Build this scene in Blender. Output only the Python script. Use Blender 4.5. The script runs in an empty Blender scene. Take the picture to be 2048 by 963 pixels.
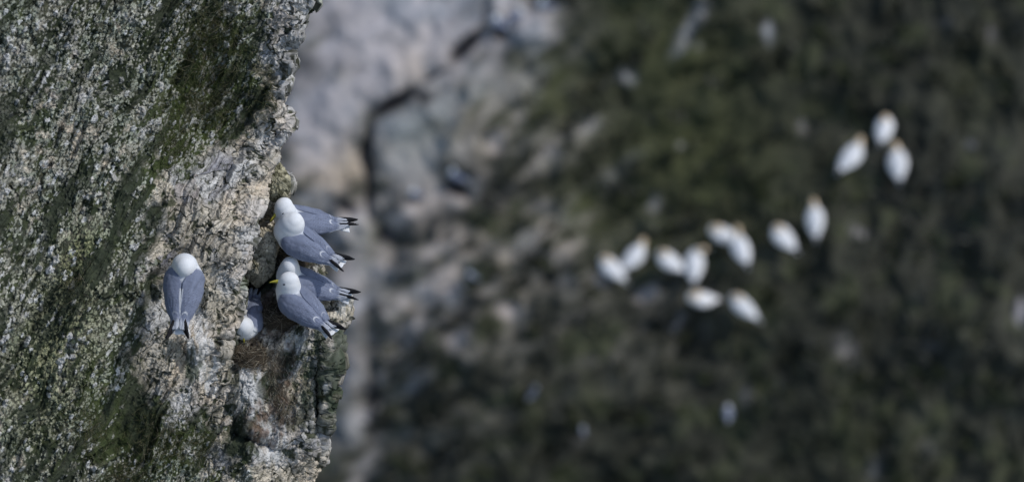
import bpy, math, random
import numpy as np
from mathutils import Vector, Matrix

random.seed(7); RNG = np.random.default_rng(11)
PI = math.pi
scene = bpy.context.scene
COL = scene.collection

# ------------------------------------------------------------------ camera, sky, sun, exposure
THETA = math.radians(38.0)               # the camera looks down the cliff by this much
CAM = Vector((0, 0, 60.0))
K = 0.0022 / 20.0                        # metres per photo pixel per metre of depth
cam_d = bpy.data.cameras.new('camera'); cam = bpy.data.objects.new('camera', cam_d); COL.objects.link(cam)
cam.location = CAM; cam.rotation_euler = (math.radians(90) - THETA, 0, 0)
cam_d.sensor_width = 36; cam_d.lens = 36 / (2048 * K)
cam_d.clip_start = 0.5; cam_d.clip_end = 600
cam_d.dof.use_dof = True; cam_d.dof.focus_distance = 19.95; cam_d.dof.aperture_fstop = 1.65
cam_d.dof.aperture_blades = 0
scene.camera = cam

SUN_DIR = Vector((0.62, -0.02, 0.80)).normalized()
el = math.asin(SUN_DIR.z); az = math.atan2(SUN_DIR.x, SUN_DIR.y)
world = bpy.data.worlds.new('World'); scene.world = world; world.use_nodes = True
wn = world.node_tree.nodes; wl = world.node_tree.links
bg = wn['Background']; sky = wn.new('ShaderNodeTexSky'); sky.sky_type = 'NISHITA'; sky.sun_disc = False
sky.sun_elevation = el; sky.sun_rotation = az; sky.dust_density = 1.0; sky.air_density = 1.0
wl.new(sky.outputs[0], bg.inputs[0]); bg.inputs[1].default_value = 0.15
sun_d = bpy.data.lights.new('sun', 'SUN'); sun_d.energy = 2.2; sun_d.angle = math.radians(0.8); sun_d.color = (1, 0.965, 0.91)
sun = bpy.data.objects.new('sun', sun_d); COL.objects.link(sun)
sun.rotation_euler = SUN_DIR.to_track_quat('Z', 'Y').to_euler()
scene.view_settings.view_transform = 'Standard'; scene.view_settings.look = 'None'
scene.view_settings.exposure = -0.08; scene.view_settings.gamma = 1
scene.render.engine = 'CYCLES'

# ------------------------------------------------------------------ helpers
ST, CT = math.sin(THETA), math.cos(THETA)
RIGHT = np.array([1, 0, 0.]); UP = np.array([0, ST, CT]); FWD = np.array([0, CT, -ST])

def P(x, y, w):
    """photo pixel (2048 wide) and depth -> world point(s)"""
    x = np.asarray(x, float); y = np.asarray(y, float); w = np.asarray(w, float)
    a = (x - 1024) * K * w; b = (481.5 - y) * K * w
    return np.array(CAM) + a[..., None] * RIGHT + b[..., None] * UP + w[..., None] * FWD

def toPx(p):
    q = np.asarray(p) - np.array(CAM); w = q @ FWD
    return 1024 + (q @ RIGHT) / (K * w), 481.5 - (q @ UP) / (K * w), w

def _h(ix, iy, s):
    n = (ix.astype(np.int64) * 374761393 + iy.astype(np.int64) * 668265263 + s * 1274126177) & 0xffffffff
    n = ((n ^ (n >> 13)) * 1274126177) & 0xffffffff
    n = ((n ^ (n >> 16)) * 2246822519) & 0xffffffff
    return ((n ^ (n >> 15)) & 0xffffff) / float(0xffffff)

def vnoise(x, y, s=0):
    ix = np.floor(x); iy = np.floor(y); fx = x - ix; fy = y - iy
    fx = fx * fx * fx * (fx * (fx * 6 - 15) + 10); fy = fy * fy * fy * (fy * (fy * 6 - 15) + 10)
    a = _h(ix, iy, s); b = _h(ix + 1, iy, s); c = _h(ix, iy + 1, s); d = _h(ix + 1, iy + 1, s)
    return (a + (b - a) * fx + (c - a) * fy + (a - b - c + d) * fx * fy) * 2 - 1

def fbm(x, y, s=0, o=5, g=0.5):
    r = 0; am = 1; t = 0
    for i in range(o):
        r = r + am * vnoise(x + 13.7 * i, y - 7.3 * i, s + i); t += am; am *= g
        x, y = (x * 1.62 - y * 1.17), (x * 1.17 + y * 1.62)
    return r / t * 1.5

def afbm(x, y, s=0, o=4, g=0.55):
    """fbm whose octaves keep their direction, for bedding and runnels"""
    r = 0; am = 1; t = 0
    for i in range(o):
        r = r + am * vnoise(x + 17.3 * i, y - 5.9 * i, s + i); t += am; am *= g
        x, y = x * 1.9, y * 1.9
    return r / t * 1.5

def worley(x, y, s=0):
    ix = np.floor(x); iy = np.floor(y)
    f1 = np.full(x.shape, 9.); f2 = f1.copy(); r1 = np.zeros(x.shape); r2 = r1.copy(); dx = r1.copy(); dy = r1.copy()
    for i in (-1, 0, 1):
        for j in (-1, 0, 1):
            cx = ix + i; cy = iy + j
            px = cx + _h(cx, cy, s) ; py = cy + _h(cx, cy, s + 1)
            ex = x - px; ey = y - py; d = np.sqrt(ex * ex + ey * ey)
            m = d < f1
            f2 = np.where(m, f1, np.minimum(f2, d))
            r1 = np.where(m, _h(cx, cy, s + 2), r1); r2 = np.where(m, _h(cx, cy, s + 3), r2)
            dx = np.where(m, ex, dx); dy = np.where(m, ey, dy); f1 = np.where(m, d, f1)
    return f1, f2, r1, r2, dx, dy

def sst(a, b, x):
    t = np.clip((x - a) / (b - a), 0, 1); return t * t * (3 - 2 * t)

def blob(x, y, cx, cy, rx, ry, ang=0.0):
    """soft spot, 1 in the middle; ang turns it (degrees, picture sense)"""
    c, s = math.cos(math.radians(ang)), math.sin(math.radians(ang))
    dx = x - cx; dy = y - cy; u = dx * c + dy * s; v = -dx * s + dy * c
    return np.exp(-((u / rx) ** 2 + (v / ry) ** 2))

def nodes_mat(name, rough=0.9, attr='Col', spec=0.2, scale=60, amount=0.25, bump=0.0, bump_scale=200, coat=None, bdist=0.004):
    m = bpy.data.materials.new(name); m.use_nodes = True
    n = m.node_tree.nodes; l = m.node_tree.links; b = n['Principled BSDF']
    b.inputs['Roughness'].default_value = rough; b.inputs['Specular IOR Level'].default_value = spec
    tc = n.new('ShaderNodeTexCoord')
    at = n.new('ShaderNodeAttribute'); at.attribute_name = attr
    nz = n.new('ShaderNodeTexNoise'); nz.inputs['Scale'].default_value = scale; nz.inputs['Detail'].default_value = 6
    nz.inputs['Roughness'].default_value = 0.65
    l.new(tc.outputs['Object'], nz.inputs['Vector'])
    mr = n.new('ShaderNodeMapRange'); mr.inputs[1].default_value = 0.25; mr.inputs[2].default_value = 0.75
    mr.inputs[3].default_value = 1 - amount; mr.inputs[4].default_value = 1 + amount
    l.new(nz.outputs[0], mr.inputs[0])
    mx = n.new('ShaderNodeVectorMath'); mx.operation = 'SCALE'
    l.new(at.outputs['Color'], mx.inputs[0]); l.new(mr.outputs[0], mx.inputs['Scale'])
    l.new(mx.outputs[0], b.inputs['Base Color'])
    if bump:
        n2 = n.new('ShaderNodeTexNoise'); n2.inputs['Scale'].default_value = bump_scale; n2.inputs['Detail'].default_value = 5
        l.new(tc.outputs['Object'], n2.inputs['Vector'])
        bp = n.new('ShaderNodeBump'); bp.inputs['Strength'].default_value = bump; bp.inputs['Distance'].default_value = bdist
        l.new(n2.outputs[0], bp.inputs['Height']); l.new(bp.outputs[0], b.inputs['Normal'])
    return m

MAT_ROCK = nodes_mat('chalk_rock', 0.92, scale=90, amount=0.22, bump=0.7, bump_scale=170)
MAT_FAR = nodes_mat('far_slope', 0.95, scale=6, amount=0.2, bump=0.3, bump_scale=12, bdist=0.05)
MAT_BIRD = nodes_mat('feathers', 0.75, scale=70, amount=0.07, bump=0.35, bump_scale=260, bdist=0.002)
MAT_STRAW = nodes_mat('dry_straw', 0.8, scale=30, amount=0.35)
MAT_BEAK = nodes_mat('beak_horn', 0.4, spec=0.5, scale=40, amount=0.12)
MAT_EYE = nodes_mat('eye_gloss', 0.15, spec=0.6, scale=40, amount=0.05)

def mesh_obj(name, V, F, mat, col=None, parent=None, smooth=True):
    me = bpy.data.meshes.new(name)
    V = np.asarray(V, np.float32)
    if isinstance(F, np.ndarray):
        me.vertices.add(len(V)); me.vertices.foreach_set('co', V.ravel())
        k = F.shape[1]; me.loops.add(F.size); me.loops.foreach_set('vertex_index', F.ravel().astype(np.int32))
        me.polygons.add(len(F)); me.polygons.foreach_set('loop_start', np.arange(0, F.size, k, dtype=np.int32))
        me.polygons.foreach_set('loop_total', np.full(len(F), k, np.int32)); me.update(calc_edges=True)
    else:
        me.from_pydata([tuple(map(float, v)) for v in V], [], F)
    if smooth: me.polygons.foreach_set('use_smooth', np.ones(len(me.polygons), bool))
    a = me.color_attributes.new('Col', 'FLOAT_COLOR', 'POINT')
    c = np.ones((len(V), 4), np.float32)
    c[:, :3] = np.asarray(col if col is not None else (0.5, 0.5, 0.5), np.float32)
    a.data.foreach_set('color', c.ravel())
    me.materials.append(mat); me.validate(); me.update()
    o = bpy.data.objects.new(name, me); COL.objects.link(o)
    if parent: o.parent = parent
    return o

def tag(o, label=None, cat=None, group=None, kind=None):
    if label: o['label'] = label
    if cat: o['category'] = cat
    if group: o['group'] = group
    if kind: o['kind'] = kind
    return o

def grid_faces(nr, nc):
    i = np.arange(nr - 1)[:, None] * nc + np.arange(nc - 1)[None]
    return np.stack([i, i + nc, i + nc + 1, i + 1], -1).reshape(-1, 4)

def grid_normals(Q):
    du = np.gradient(Q, axis=1); dv = np.gradient(Q, axis=0)
    n = np.cross(dv, du); n /= np.linalg.norm(n, axis=-1, keepdims=True) + 1e-12
    return n

def mixc(c, d, m): return c * (1 - m[..., None]) + np.asarray(d) * m[..., None]

# ------------------------------------------------------------------ foreground rock sheets
# edges are photo-pixel outlines; every sheet wraps round behind its outline, so it is a solid corner of cliff
def uneven(lo, hi, step, far_lo, far_hi, big):
    mid = np.arange(lo, hi, step)
    a = [lo]; s = step
    while a[-1] > far_lo: s = min(s * 1.25, big); a.append(a[-1] - s)
    b = [mid[-1] + step]; s = step
    while b[-1] < far_hi: s = min(s * 1.25, big); b.append(b[-1] + s)
    return np.array(a[:0:-1] + list(mid) + b)

def warp(X, Y, amp, size, seed):
    return X + amp * fbm(X / size, Y / size, seed, 4), Y + amp * fbm(X / size + 9, Y / size - 4, seed + 7, 4)

def pebbles(X, Y, cover, size, seed, stretch=1.0, ang=60, r0=0.26, r1_=0.24):
    """separate knobs of chalk standing out of the dark growth: height, mask, two randoms"""
    c, s = math.cos(math.radians(ang)), math.sin(math.radians(ang))
    wx, wy = warp(X, Y, size * 0.28, size * 0.8, seed + 50)
    f1, f2, a, b, dx, dy = worley((wx * c - wy * s) / (size * stretch), (wx * s + wy * c) / size, seed)
    on = a < cover
    rad = r0 + r1_ * b + 0.10 * np.clip(cover, 0, 1)
    m = sst(rad, rad - 0.17, f1) * on
    tilt = dx * (b - 0.5) * 1.8 + dy * (a * 7 % 1 - 0.5) * 1.8
    return m * (0.55 + 0.45 * b + tilt), m, a * 13 % 1, b

def plates(X, Y, size, seed, stretch=1.8, ang=55, w=0.6):
    """broken beds of chalk: sharp-edged tilted facets; height, crack line, randoms"""
    c, s = math.cos(math.radians(ang)), math.sin(math.radians(ang))
    wx, wy = warp(X, Y, size * w, size * 1.2, seed + 50)
    f1, f2, a, b, dx, dy = worley((wx * c - wy * s) / (size * stretch), (wx * s + wy * c) / size, seed)
    h = a * 0.8 + dx * (b - 0.5) * 1.5 + dy * (a * 7 % 1 - 0.5) * 1.5
    return h, 1 - sst(0.015, 0.09, f2 - f1), a, b

def rock_sheet(name, edge_pts, depth, zones, left, wrap=260, step=1.0, ytop=-30, ybot=1000, r=22, seed=0, wrap_in=0.5, rough=1.0, jag=1.0, shift=0):
    ys = uneven(ytop, ybot, step, -900, 1900, 40)
    xs = uneven(left, 0, step, left - 1500 if left < -300 else left - 200, 0, 40)
    xs = xs[xs < 0]
    ws = np.concatenate([np.arange(0, 60, step), np.arange(60, wrap, 4), wrap + np.cumsum(np.full(25, 25.))])
    A = np.concatenate([xs, ws])
    ep = np.array(edge_pts, float)
    ex = np.interp(ys, ep[:, 1], ep[:, 0]) + shift
    jit = (6.0 * fbm(ys / 13, ys * 0 + seed, seed + 3, 3) + 7.0 * ((ys / 17 + 0.8 * vnoise(ys / 30, ys * 0, seed)) % 1 - 0.5)) * jag
    AA, YY = np.meshgrid(A, ys); EX = np.repeat(ex[:, None], len(A), 1)
    T = EX + AA                                   # unrolled horizontal coordinate for patterns
    # round corner of radius r, then running back into depth
    L = r * PI / 2
    q = np.clip(AA + r, 0, L) / r
    XX = np.where(AA < -r, T, EX - r + r * np.sin(q)); back = np.where(AA < -r, 0, r * (1 - np.cos(q)))
    ext = np.clip(AA + r - L, 0, None); XX = XX - ext * wrap_in; back = back + ext
    XX = XX + jit[:, None] * np.exp(-np.abs(AA + r) / 28.0) + 3.0 * np.exp(-np.abs(AA) / 60.0)
    W = depth(np.minimum(T, EX), YY) + back * 0.0022
    Q = P(XX, YY, W)
    N = grid_normals(Q)
    flip = np.sign((N[..., :] @ FWD).mean()); N = -N * flip
    z = zones(T, YY)
    cov, big, moss, tintc = z['cover'], z['big'], z['moss'], z['tint']
    X, Y = T, YY
    ca, sa = math.cos(math.radians(z.get('lean', 57))), math.sin(math.radians(z.get('lean', 57)))
    X0, Y0 = X, Y; X, Y = warp(X, Y, 14, 90, seed + 300)
    U = X * ca - Y * sa; Vv = X * sa + Y * ca; X, Y = X0, Y0
    rib = afbm(U / 230, Vv / 26, seed + 5, 4); rib2 = afbm(U / 70, Vv / 11, seed + 15, 3)
    large = fbm(U / 260, Vv / 110, seed + 1, 4) * 0.040 - np.abs(rib) * 0.062 * z.get('ribs', 1.0) + rib2 * 0.010 * z.get('ribs', 1.0)
    mid = fbm(X / 30, Y / 34, seed + 9, 5)
    n1 = fbm(X / 15, Y / 15, seed + 77, 5); n2 = afbm(U / 90, Vv / 16, seed + 78, 4); n3 = fbm(X / 75, Y / 90, seed + 79, 3)
    sm = np.clip(1 - 1.15 * big, 0, 1)
    n4 = afbm(U / 240, Vv / 42, seed + 83, 4); cv = np.clip(cov + 0.50 * n2 + 0.25 * n1 + 0.65 * n4 - 0.5 * sst(0.25, 0.0, np.abs(rib)) + 0.12, 0.02, 1)
    h1, m1, a1, b1 = pebbles(X, Y, cv * 0.95, 7.4, seed + 20, 1.9, 58)
    h2, m2, a2, b2 = pebbles(X, Y, cv, 4.8, seed + 25, 1.6, 64)
    h3, m3, a3, b3 = pebbles(X, Y, 0.05 + 0.22 * cv * (n3 > 0.1), 15, seed + 31, 1.7, 64, 0.22, 0.26)
    pl, pk, pa, pb = plates(X, Y, 30, seed + 35, 2.2, 52, 0.75)
    ql, qk, qa, qb = plates(X, Y, 10.5, seed + 36, 1.8, 54, 0.7)
    cm = sst(-0.1, 0.35, n2 + 0.5 * n1)                 # where the beds have crumbled
    mossy = sst(0.18, 0.55, -n1 - 0.45 * big + 0.16 + 0.35 * fbm(X / 50, Y / 60, seed + 82, 4))
    plate_h = pl * 0.017 - pk * 0.006 * sst(-0.3, 0.3, n1) + cm * (ql * 0.0075 - qk * 0.004) - mossy * 0.010
    H = large + mid * 0.013 + h1 * 0.011 * sm + h2 * 0.006 * sm + h3 * 0.016 * sm + plate_h * big + (pl * 0.020 + ql * 0.003) * (1 - big) * sst(-0.5, 0.3, n4)
    H = H + fbm(X / 5, Y / 5, seed + 44, 3) * (0.0026 - 0.0012 * big)
    H = H * rough + 0.016
    tow = sst(-1.6 * r, 0.6 * r, AA)[..., None]; Dv = N * (0.2 + 0.8 * tow) - FWD * 0.8 * (1 - tow); Dv /= np.linalg.norm(Dv, axis=-1, keepdims=True)
    Q = Q + Dv * H[..., None]
    # colours
    one = np.ones(X.shape + (3,))
    base = one * np.array([0.030, 0.040, 0.022])
    base = mixc(base, [0.070, 0.085, 0.040], sst(-0.2, 0.6, fbm(X / 10, Y / 14, seed + 70, 4)))
    base = mixc(base, [0.10, 0.10, 0.085], sst(0.1, 0.6, n1) * 0.6)
    base = mixc(base, [0.135, 0.13, 0.10], sst(0.0, 0.6, n4 + 0.3 * n2) * 0.65)
    base = mixc(base, tintc['grass'], z['grass'])
    chipc = mixc(one * np.array([0.44, 0.44, 0.375]), [0.34, 0.37, 0.30], sst(0.3, 0.8, vnoise(X / 30, Y / 30, seed + 71) * 0.5 + 0.5))
    chipc = mixc(chipc, tintc['lichen'] * 1.15, z['lichen'])
    t1 = mixc(chipc * (0.60 + 0.55 * a1)[..., None], [0.60, 0.61, 0.60], (b1 > 0.86) * 0.9)
    t2 = chipc * (0.55 + 0.6 * a2)[..., None]
    t3 = mixc(one * np.array([0.50, 0.50, 0.47]), [0.62, 0.625, 0.63], (a3 > 0.45) * 0.9) * (0.75 + 0.3 * b3)[..., None]
    C = mixc(base, t2, m2 * 0.92); C = mixc(C, t1, sst(0.2, 0.6, m1)); C = mixc(C, t3, sst(0.2, 0.6, m3))
    C = C * (1 + 0.22 * (pb - 0.5))[..., None]
    tone = 0.80 + 0.30 * pb - 0.10 * (pa > 0.7)
    bigc = mixc(one * np.array([0.64, 0.58, 0.475]), [0.62, 0.61, 0.59], sst(-0.1, 0.5, n3 + 0.8 * z.get('cool', 0 * X)))
    bigc = mixc(bigc, [0.25, 0.25, 0.29], sst(0.62, 0.72, pa + 0.25 * n2) * z.get('purple', 0.4) * 0.9)
    bigc = mixc(bigc, [0.50, 0.40, 0.30], (pb > 0.8) * 0.35)
    bigc = bigc * tone[..., None] * (0.90 + 0.22 * qb * cm)[..., None]
    dark = np.maximum.reduce([pk * sst(-0.55, 0.1, n1), qk * sst(-0.5, 0.1, mid + 0.4 * cm) * 0.9, 0.85 * sst(0.14, 0.02, np.abs(rib2 + 0.3 * n1)) * sst(0.1, -0.3, n2)])
    bigc = mixc(bigc, [0.055, 0.058, 0.038], dark)
    bigc = mixc(bigc, [0.060, 0.068, 0.035], mossy * 0.9)
    C = mixc(C, bigc, sst(0.25, 0.50, big + 0.30 * n1 + 0.22 * n4 + 0.05))
    # moss creeping over everything, guano, brown earth
    mm = sst(0.35, 0.75, moss + 0.45 * fbm(X / 18, Y / 26, seed + 80, 5))
    C = mixc(C, np.array([0.042, 0.050, 0.022]), mm * 0.75)
    gu = sst(0.25, 0.7, z['guano'] * (0.75 + 0.7 * fbm(X / 7, Y / 30, seed + 90, 4)))
    C = mixc(C, [0.66, 0.66, 0.65], gu * 0.8)
    br = sst(0.25, 0.7, z['brown'] * (0.8 + 0.8 * fbm(X / 12, Y / 16, seed + 95, 4)))
    C = mixc(C, [0.16, 0.105, 0.075], br * 0.8)
    gr = sst(0.3, 0.75, z['slime'] * (0.8 + 0.9 * fbm(X / 8, Y / 22, seed + 99, 4)))
    C = mixc(C, [0.055, 0.075, 0.048], gr * 0.8)
    C = C * (0.88 + 0.3 * vnoise(X / 2.1, Y / 2.1, seed + 101))[..., None]
    C = mixc(C, [0.035, 0.043, 0.028], 0.78 * sst(0.05, 0.42, -n4 - 0.3 * n2 + 0.35 * n3) * (1 - sst(0.3, 0.7, big)))
    C = np.clip(C, 0.008, 0.8)
    nr, nc = Q.shape[:2]
    o = mesh_obj(name, Q.reshape(-1, 3), grid_faces(nr, nc), MAT_ROCK, C.reshape(-1, 3), smooth=False)
    tag(o, kind='structure')
    return o, (ys, A, Q, ex)

# ---- the main face
EDGE_MAIN = [(700, -900), (640, -40), (626, 0), (602, 22), (600, 45), (590, 62), (598, 72), (580, 86), (576, 100), (583, 122), (574, 140), (560, 150),
             (566, 172), (576, 184), (558, 192), (556, 208), (572, 226), (580, 245), (572, 268), (556, 285), (548, 300), (550, 318),
             (534, 330), (524, 360), (516, 395), (512, 430), (506, 450), (498, 480), (488, 505), (484, 540), (484, 580), (478, 615), (470, 650), (467, 690),
             (466, 730), (468, 770), (460, 800), (456, 850), (462, 900), (458, 963), (450, 1200), (440, 1900)]
def depth_main(x, y):
    t = np.clip((570 - x) / 570, -0.2, 3)
    v = (481.5 - y) * 0.0022
    d = 20.02 - 0.95 * np.abs(t) ** 1.25 * np.sign(t) - 0.16 * v
    # grassy dip in the upper right of the face, rib under it, hollow above the lone bird
    d = d + 0.16 * blob(x, y, 400, 200, 110, 130, 20) - 0.10 * blob(x, y, 440, 470, 90, 160, -20)
    d = d + 0.10 * blob(x, y, 250, 850, 60, 200, 15) + 0.12 * blob(x, y, 70, 380, 60, 160, 20) - 0.12 * blob(x, y, 170, 640, 70, 200, 20)
    # little shelf under the lone bird
    d = d + 0.06 * blob(x, y, 355, 600, 45, 55) - 0.09 * blob(x, y, 385, 680, 36, 30)
    return d
def zones_main(x, y):
    n = fbm(x / 120, y / 150, 301, 4)
    big = (blob(x, y, 575, 120, 52, 260) * 0.95 + blob(x, y, 470, 400, 85, 150, 25) + blob(x, y, 395, 560, 90, 150, 10) + blob(x, y, 330, 700, 55, 70)
           + 0.8 * blob(x, y, 390, 350, 90, 50, -20) + 0.6 * blob(x, y, 340, 800, 70, 60) + 0.7 * blob(x, y, 430, 760, 45, 200))
    big = np.clip(big * 1.15 + 0.22 * n, 0, 1)
    green = (1.25 * blob(x, y, 420, 150, 105, 160, 15) + 0.9 * blob(x, y, 350, 300, 50, 80, 30) + 0.9 * blob(x, y, 320, 880, 90, 90, 10) + 0.5 * blob(x, y, 200, 830, 60, 90)
             + 0.55 * blob(x, y, 400, 880, 60, 80) + 0.5 * blob(x, y, 190, 740, 30, 60))
    dark = (0.6 * blob(x, y, 60, 300, 60, 200, 15) + 0.6 * blob(x, y, 90, 120, 60, 100) + 0.6 * blob(x, y, 250, 790, 60, 130, 15) + 0.5 * blob(x, y, 290, 500, 60, 90)
            + 0.4 * blob(x, y, 100, 800, 60, 90))
    cover = np.clip(0.70 + 0.25 * n - 0.36 * np.clip(green, 0, 1) - 0.26 * dark + 0.1 * blob(x, y, 150, 640, 80, 160), 0.12, 0.95)
    lich = np.clip(0.6 * blob(x, y, 130, 640, 90, 190, 15) + 0.7 * blob(x, y, 155, 520, 30, 60, 20) + 0.3 * blob(x, y, 60, 800, 80, 150), 0, 0.75)
    big = big * (1 - 0.85 * np.clip(green, 0, 1))
    guano = (0.85 * blob(x, y, 390, 660, 30, 55, -10) + 0.45 * blob(x, y, 400, 740, 40, 90) + 0.4 * blob(x, y, 440, 760, 30, 60) + 0.35 * blob(x, y, 240, 660, 20, 70)
             + 0.35 * blob(x, y, 240, 40, 60, 50) + 0.3 * blob(x, y, 590, 30, 30, 40))
    brown = 0.8 * blob(x, y, 425, 908, 26, 22) + 0.5 * blob(x, y, 365, 700, 15, 30) + 0.45 * blob(x, y, 250, 955, 30, 20) + 0.5 * blob(x, y, 395, 110, 40, 30)
    slime = 0.75 * blob(x, y, 385, 740, 30, 60) + 0.6 * blob(x, y, 400, 850, 50, 40) + 0.55 * blob(x, y, 385, 600, 18, 120, 0) * 0
    moss = 0.12 + 0.30 * np.clip(green, 0, 1) * 0.8 + 0.18 * dark - 0.65 * big + 0.15 * n + 0.5 * blob(x, y, 520, 180, 18, 80, -5) - 0.10
    purple = np.clip(blob(x, y, 390, 360, 60, 40, -20) + blob(x, y, 330, 515, 30, 30) + 0.6 * blob(x, y, 470, 330, 40, 30) + 0.5 * blob(x, y, 600, 20, 40, 40), 0, 1) + 0.1
    return dict(purple=purple, cool=0.9 * blob(x, y, 570, 140, 60, 190), cover=cover, big=big, moss=moss, grass=np.clip(green, 0, 1) * 0.8, lichen=lich, guano=guano, brown=brown, slime=slime,
                tint=dict(grass=np.array([0.060, 0.082, 0.022]), lichen=np.array([0.26, 0.27, 0.12])))
cliff, G_MAIN = rock_sheet('cliff_face', EDGE_MAIN, depth_main, zones_main, left=-640, seed=3, r=26)

# ---- the buttress with the bird ledges, behind and right of the main face
EDGE_BUT = [(560, -900), (560, 250), (556, 320), (572, 345), (580, 360), (576, 400), (560, 420), (566, 440), (575, 470), (600, 500), (640, 514), (655, 518), (660, 545), (662, 575),
            (690, 588), (704, 600), (700, 625), (694, 645), (685, 660), (682, 690), (670, 704), (668, 716), (683, 724), (679, 745), (677, 770), (674, 800),
            (673, 832), (668, 850), (655, 862), (658, 880), (656, 905), (650, 930), (648, 963), (655, 1200), (670, 1900)]
LX = [440, 500, 545, 590, 640, 700]
LY = [200, 330, 400, 440, 470, 505, 530, 560, 600, 640, 665, 700, 760, 850, 963, 1200, 1900]
LW = {  # depth of the buttress surface, rows of LY, columns of LX
    200: [20.5, 20.4, 20.3, 20.3, 20.3, 20.3],
    330: [20.45, 20.35, 20.2, 20.2, 20.3, 20.3],
    400: [20.40, 20.30, 20.2, 20.22, 20.3, 20.4],
    440: [20.35, 20.28, 20.30, 20.32, 20.32, 20.4],
    470: [20.35, 20.26, 20.26, 20.27, 20.29, 20.35],
    505: [20.30, 20.25, 20.20, 20.19, 20.21, 20.30],
    530: [20.30, 20.28, 20.22, 20.20, 20.22, 20.28],
    560: [20.30, 20.30, 20.26, 20.22, 20.19, 20.22],
    600: [20.28, 20.28, 20.22, 20.15, 20.12, 20.14],
    640: [20.26, 20.20, 20.14, 20.08, 20.07, 20.12],
    665: [20.22, 20.12, 20.08, 20.03, 20.05, 20.10],
    700: [20.15, 20.05, 20.00, 20.03, 20.06, 20.10],
    760: [19.98, 19.96, 20.02, 20.06, 20.12, 20.16],
    850: [19.99, 19.99, 20.10, 20.14, 20.18, 20.22],
    963: [20.02, 20.03, 20.16, 20.22, 20.25, 20.30],
    1200: [20.40, 20.35, 20.32, 20.35, 20.40, 20.45],
    1900: [20.9, 20.85, 20.8, 20.85, 20.9, 20.95]}
def depth_but(x, y):
    tab = np.array([LW[k] for k in LY])
    xi = np.clip(np.interp(x, LX, range(len(LX))), 0, len(LX) - 1.001); yi = np.clip(np.interp(y, LY, range(len(LY))), 0, len(LY) - 1.001)
    i = xi.astype(int); j = yi.astype(int); fx = xi - i; fy = yi - j
    fx = fx * fx * (3 - 2 * fx); fy = fy * fy * (3 - 2 * fy)
    d = (tab[j, i] * (1 - fx) + tab[j, i + 1] * fx) * (1 - fy) + (tab[j + 1, i] * (1 - fx) + tab[j + 1, i + 1] * fx) * fy
    d = d + 0.14 * blob(x, y, 634, 820, 7, 60, 0) + 0.10 * blob(x, y, 648, 862, 26, 7) + 0.06 * blob(x, y, 468, 850, 10, 30)   # clefts
    d = d + 0.10 * blob(x, y, 505, 880, 40, 10, 20) - 0.05 * blob(x, y, 660, 790, 22, 60)
    return d
def zones_but(x, y):
    n = fbm(x / 60, y / 70, 401, 4)
    big = np.clip(0.58 + 0.5 * n + 0.5 * blob(x, y, 630, 900, 40, 60) + 0.5 * blob(x, y, 520, 470, 50, 50) + 0.5 * blob(x, y, 540, 670, 30, 30), 0, 1)
    slime = 1.05 * blob(x, y, 622, 750, 26, 75, 10) + 1.0 * blob(x, y, 668, 780, 24, 90) + 0.7 * blob(x, y, 640, 670, 30, 25) + 0.5 * blob(x, y, 500, 900, 40, 30) + 0.7 * blob(x, y, 680, 690, 14, 40)
    guano = 0.9 * blob(x, y, 590, 680, 30, 30) + 0.75 * blob(x, y, 515, 800, 40, 90) + 0.8 * blob(x, y, 545, 880, 30, 60) + 0.7 * blob(x, y, 680, 610, 20, 35) + 0.6 * blob(x, y, 655, 770, 15, 25) + 0.5 * blob(x, y, 490, 740, 30, 30)
    brown = 0.7 * blob(x, y, 525, 850, 50, 70) + 0.9 * blob(x, y, 550, 640, 50, 22, 15) + 1.0 * blob(x, y, 530, 600, 30, 60) + 0.8 * blob(x, y, 570, 740, 22, 60, 10) + 0.5 * blob(x, y, 670, 600, 20, 20) + 0.5 * blob(x, y, 500, 690, 40, 30)
    moss = 0.20 + 0.30 * n + 0.45 * blob(x, y, 670, 780, 22, 70) + 0.4 * blob(x, y, 610, 780, 25, 60) + 0.5 * blob(x, y, 490, 900, 30, 50) + 0.5 * blob(x, y, 560, 365, 25, 40) + 0.5 * blob(x, y, 515, 510, 40, 50) - 0.3 * blob(x, y, 540, 670, 40, 20)
    return dict(ribs=0.55, cool=0.3 * blob(x, y, 600, 680, 60, 60), cover=np.clip(0.75 + 0.3 * n, 0.2, 1), big=big, moss=moss, grass=0 * x, lichen=0.45 * blob(x, y, 555, 365, 35, 40), guano=guano, brown=brown, slime=slime,
                tint=dict(grass=np.array([0.05, 0.06, 0.02]), lichen=np.array([0.26, 0.25, 0.12])))
buttress, G_BUT = rock_sheet('cliff_buttress', EDGE_BUT, depth_but, zones_but, left=-260, seed=51, r=20, wrap_in=0.6, rough=1.1, jag=0.55, shift=-13)

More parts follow.
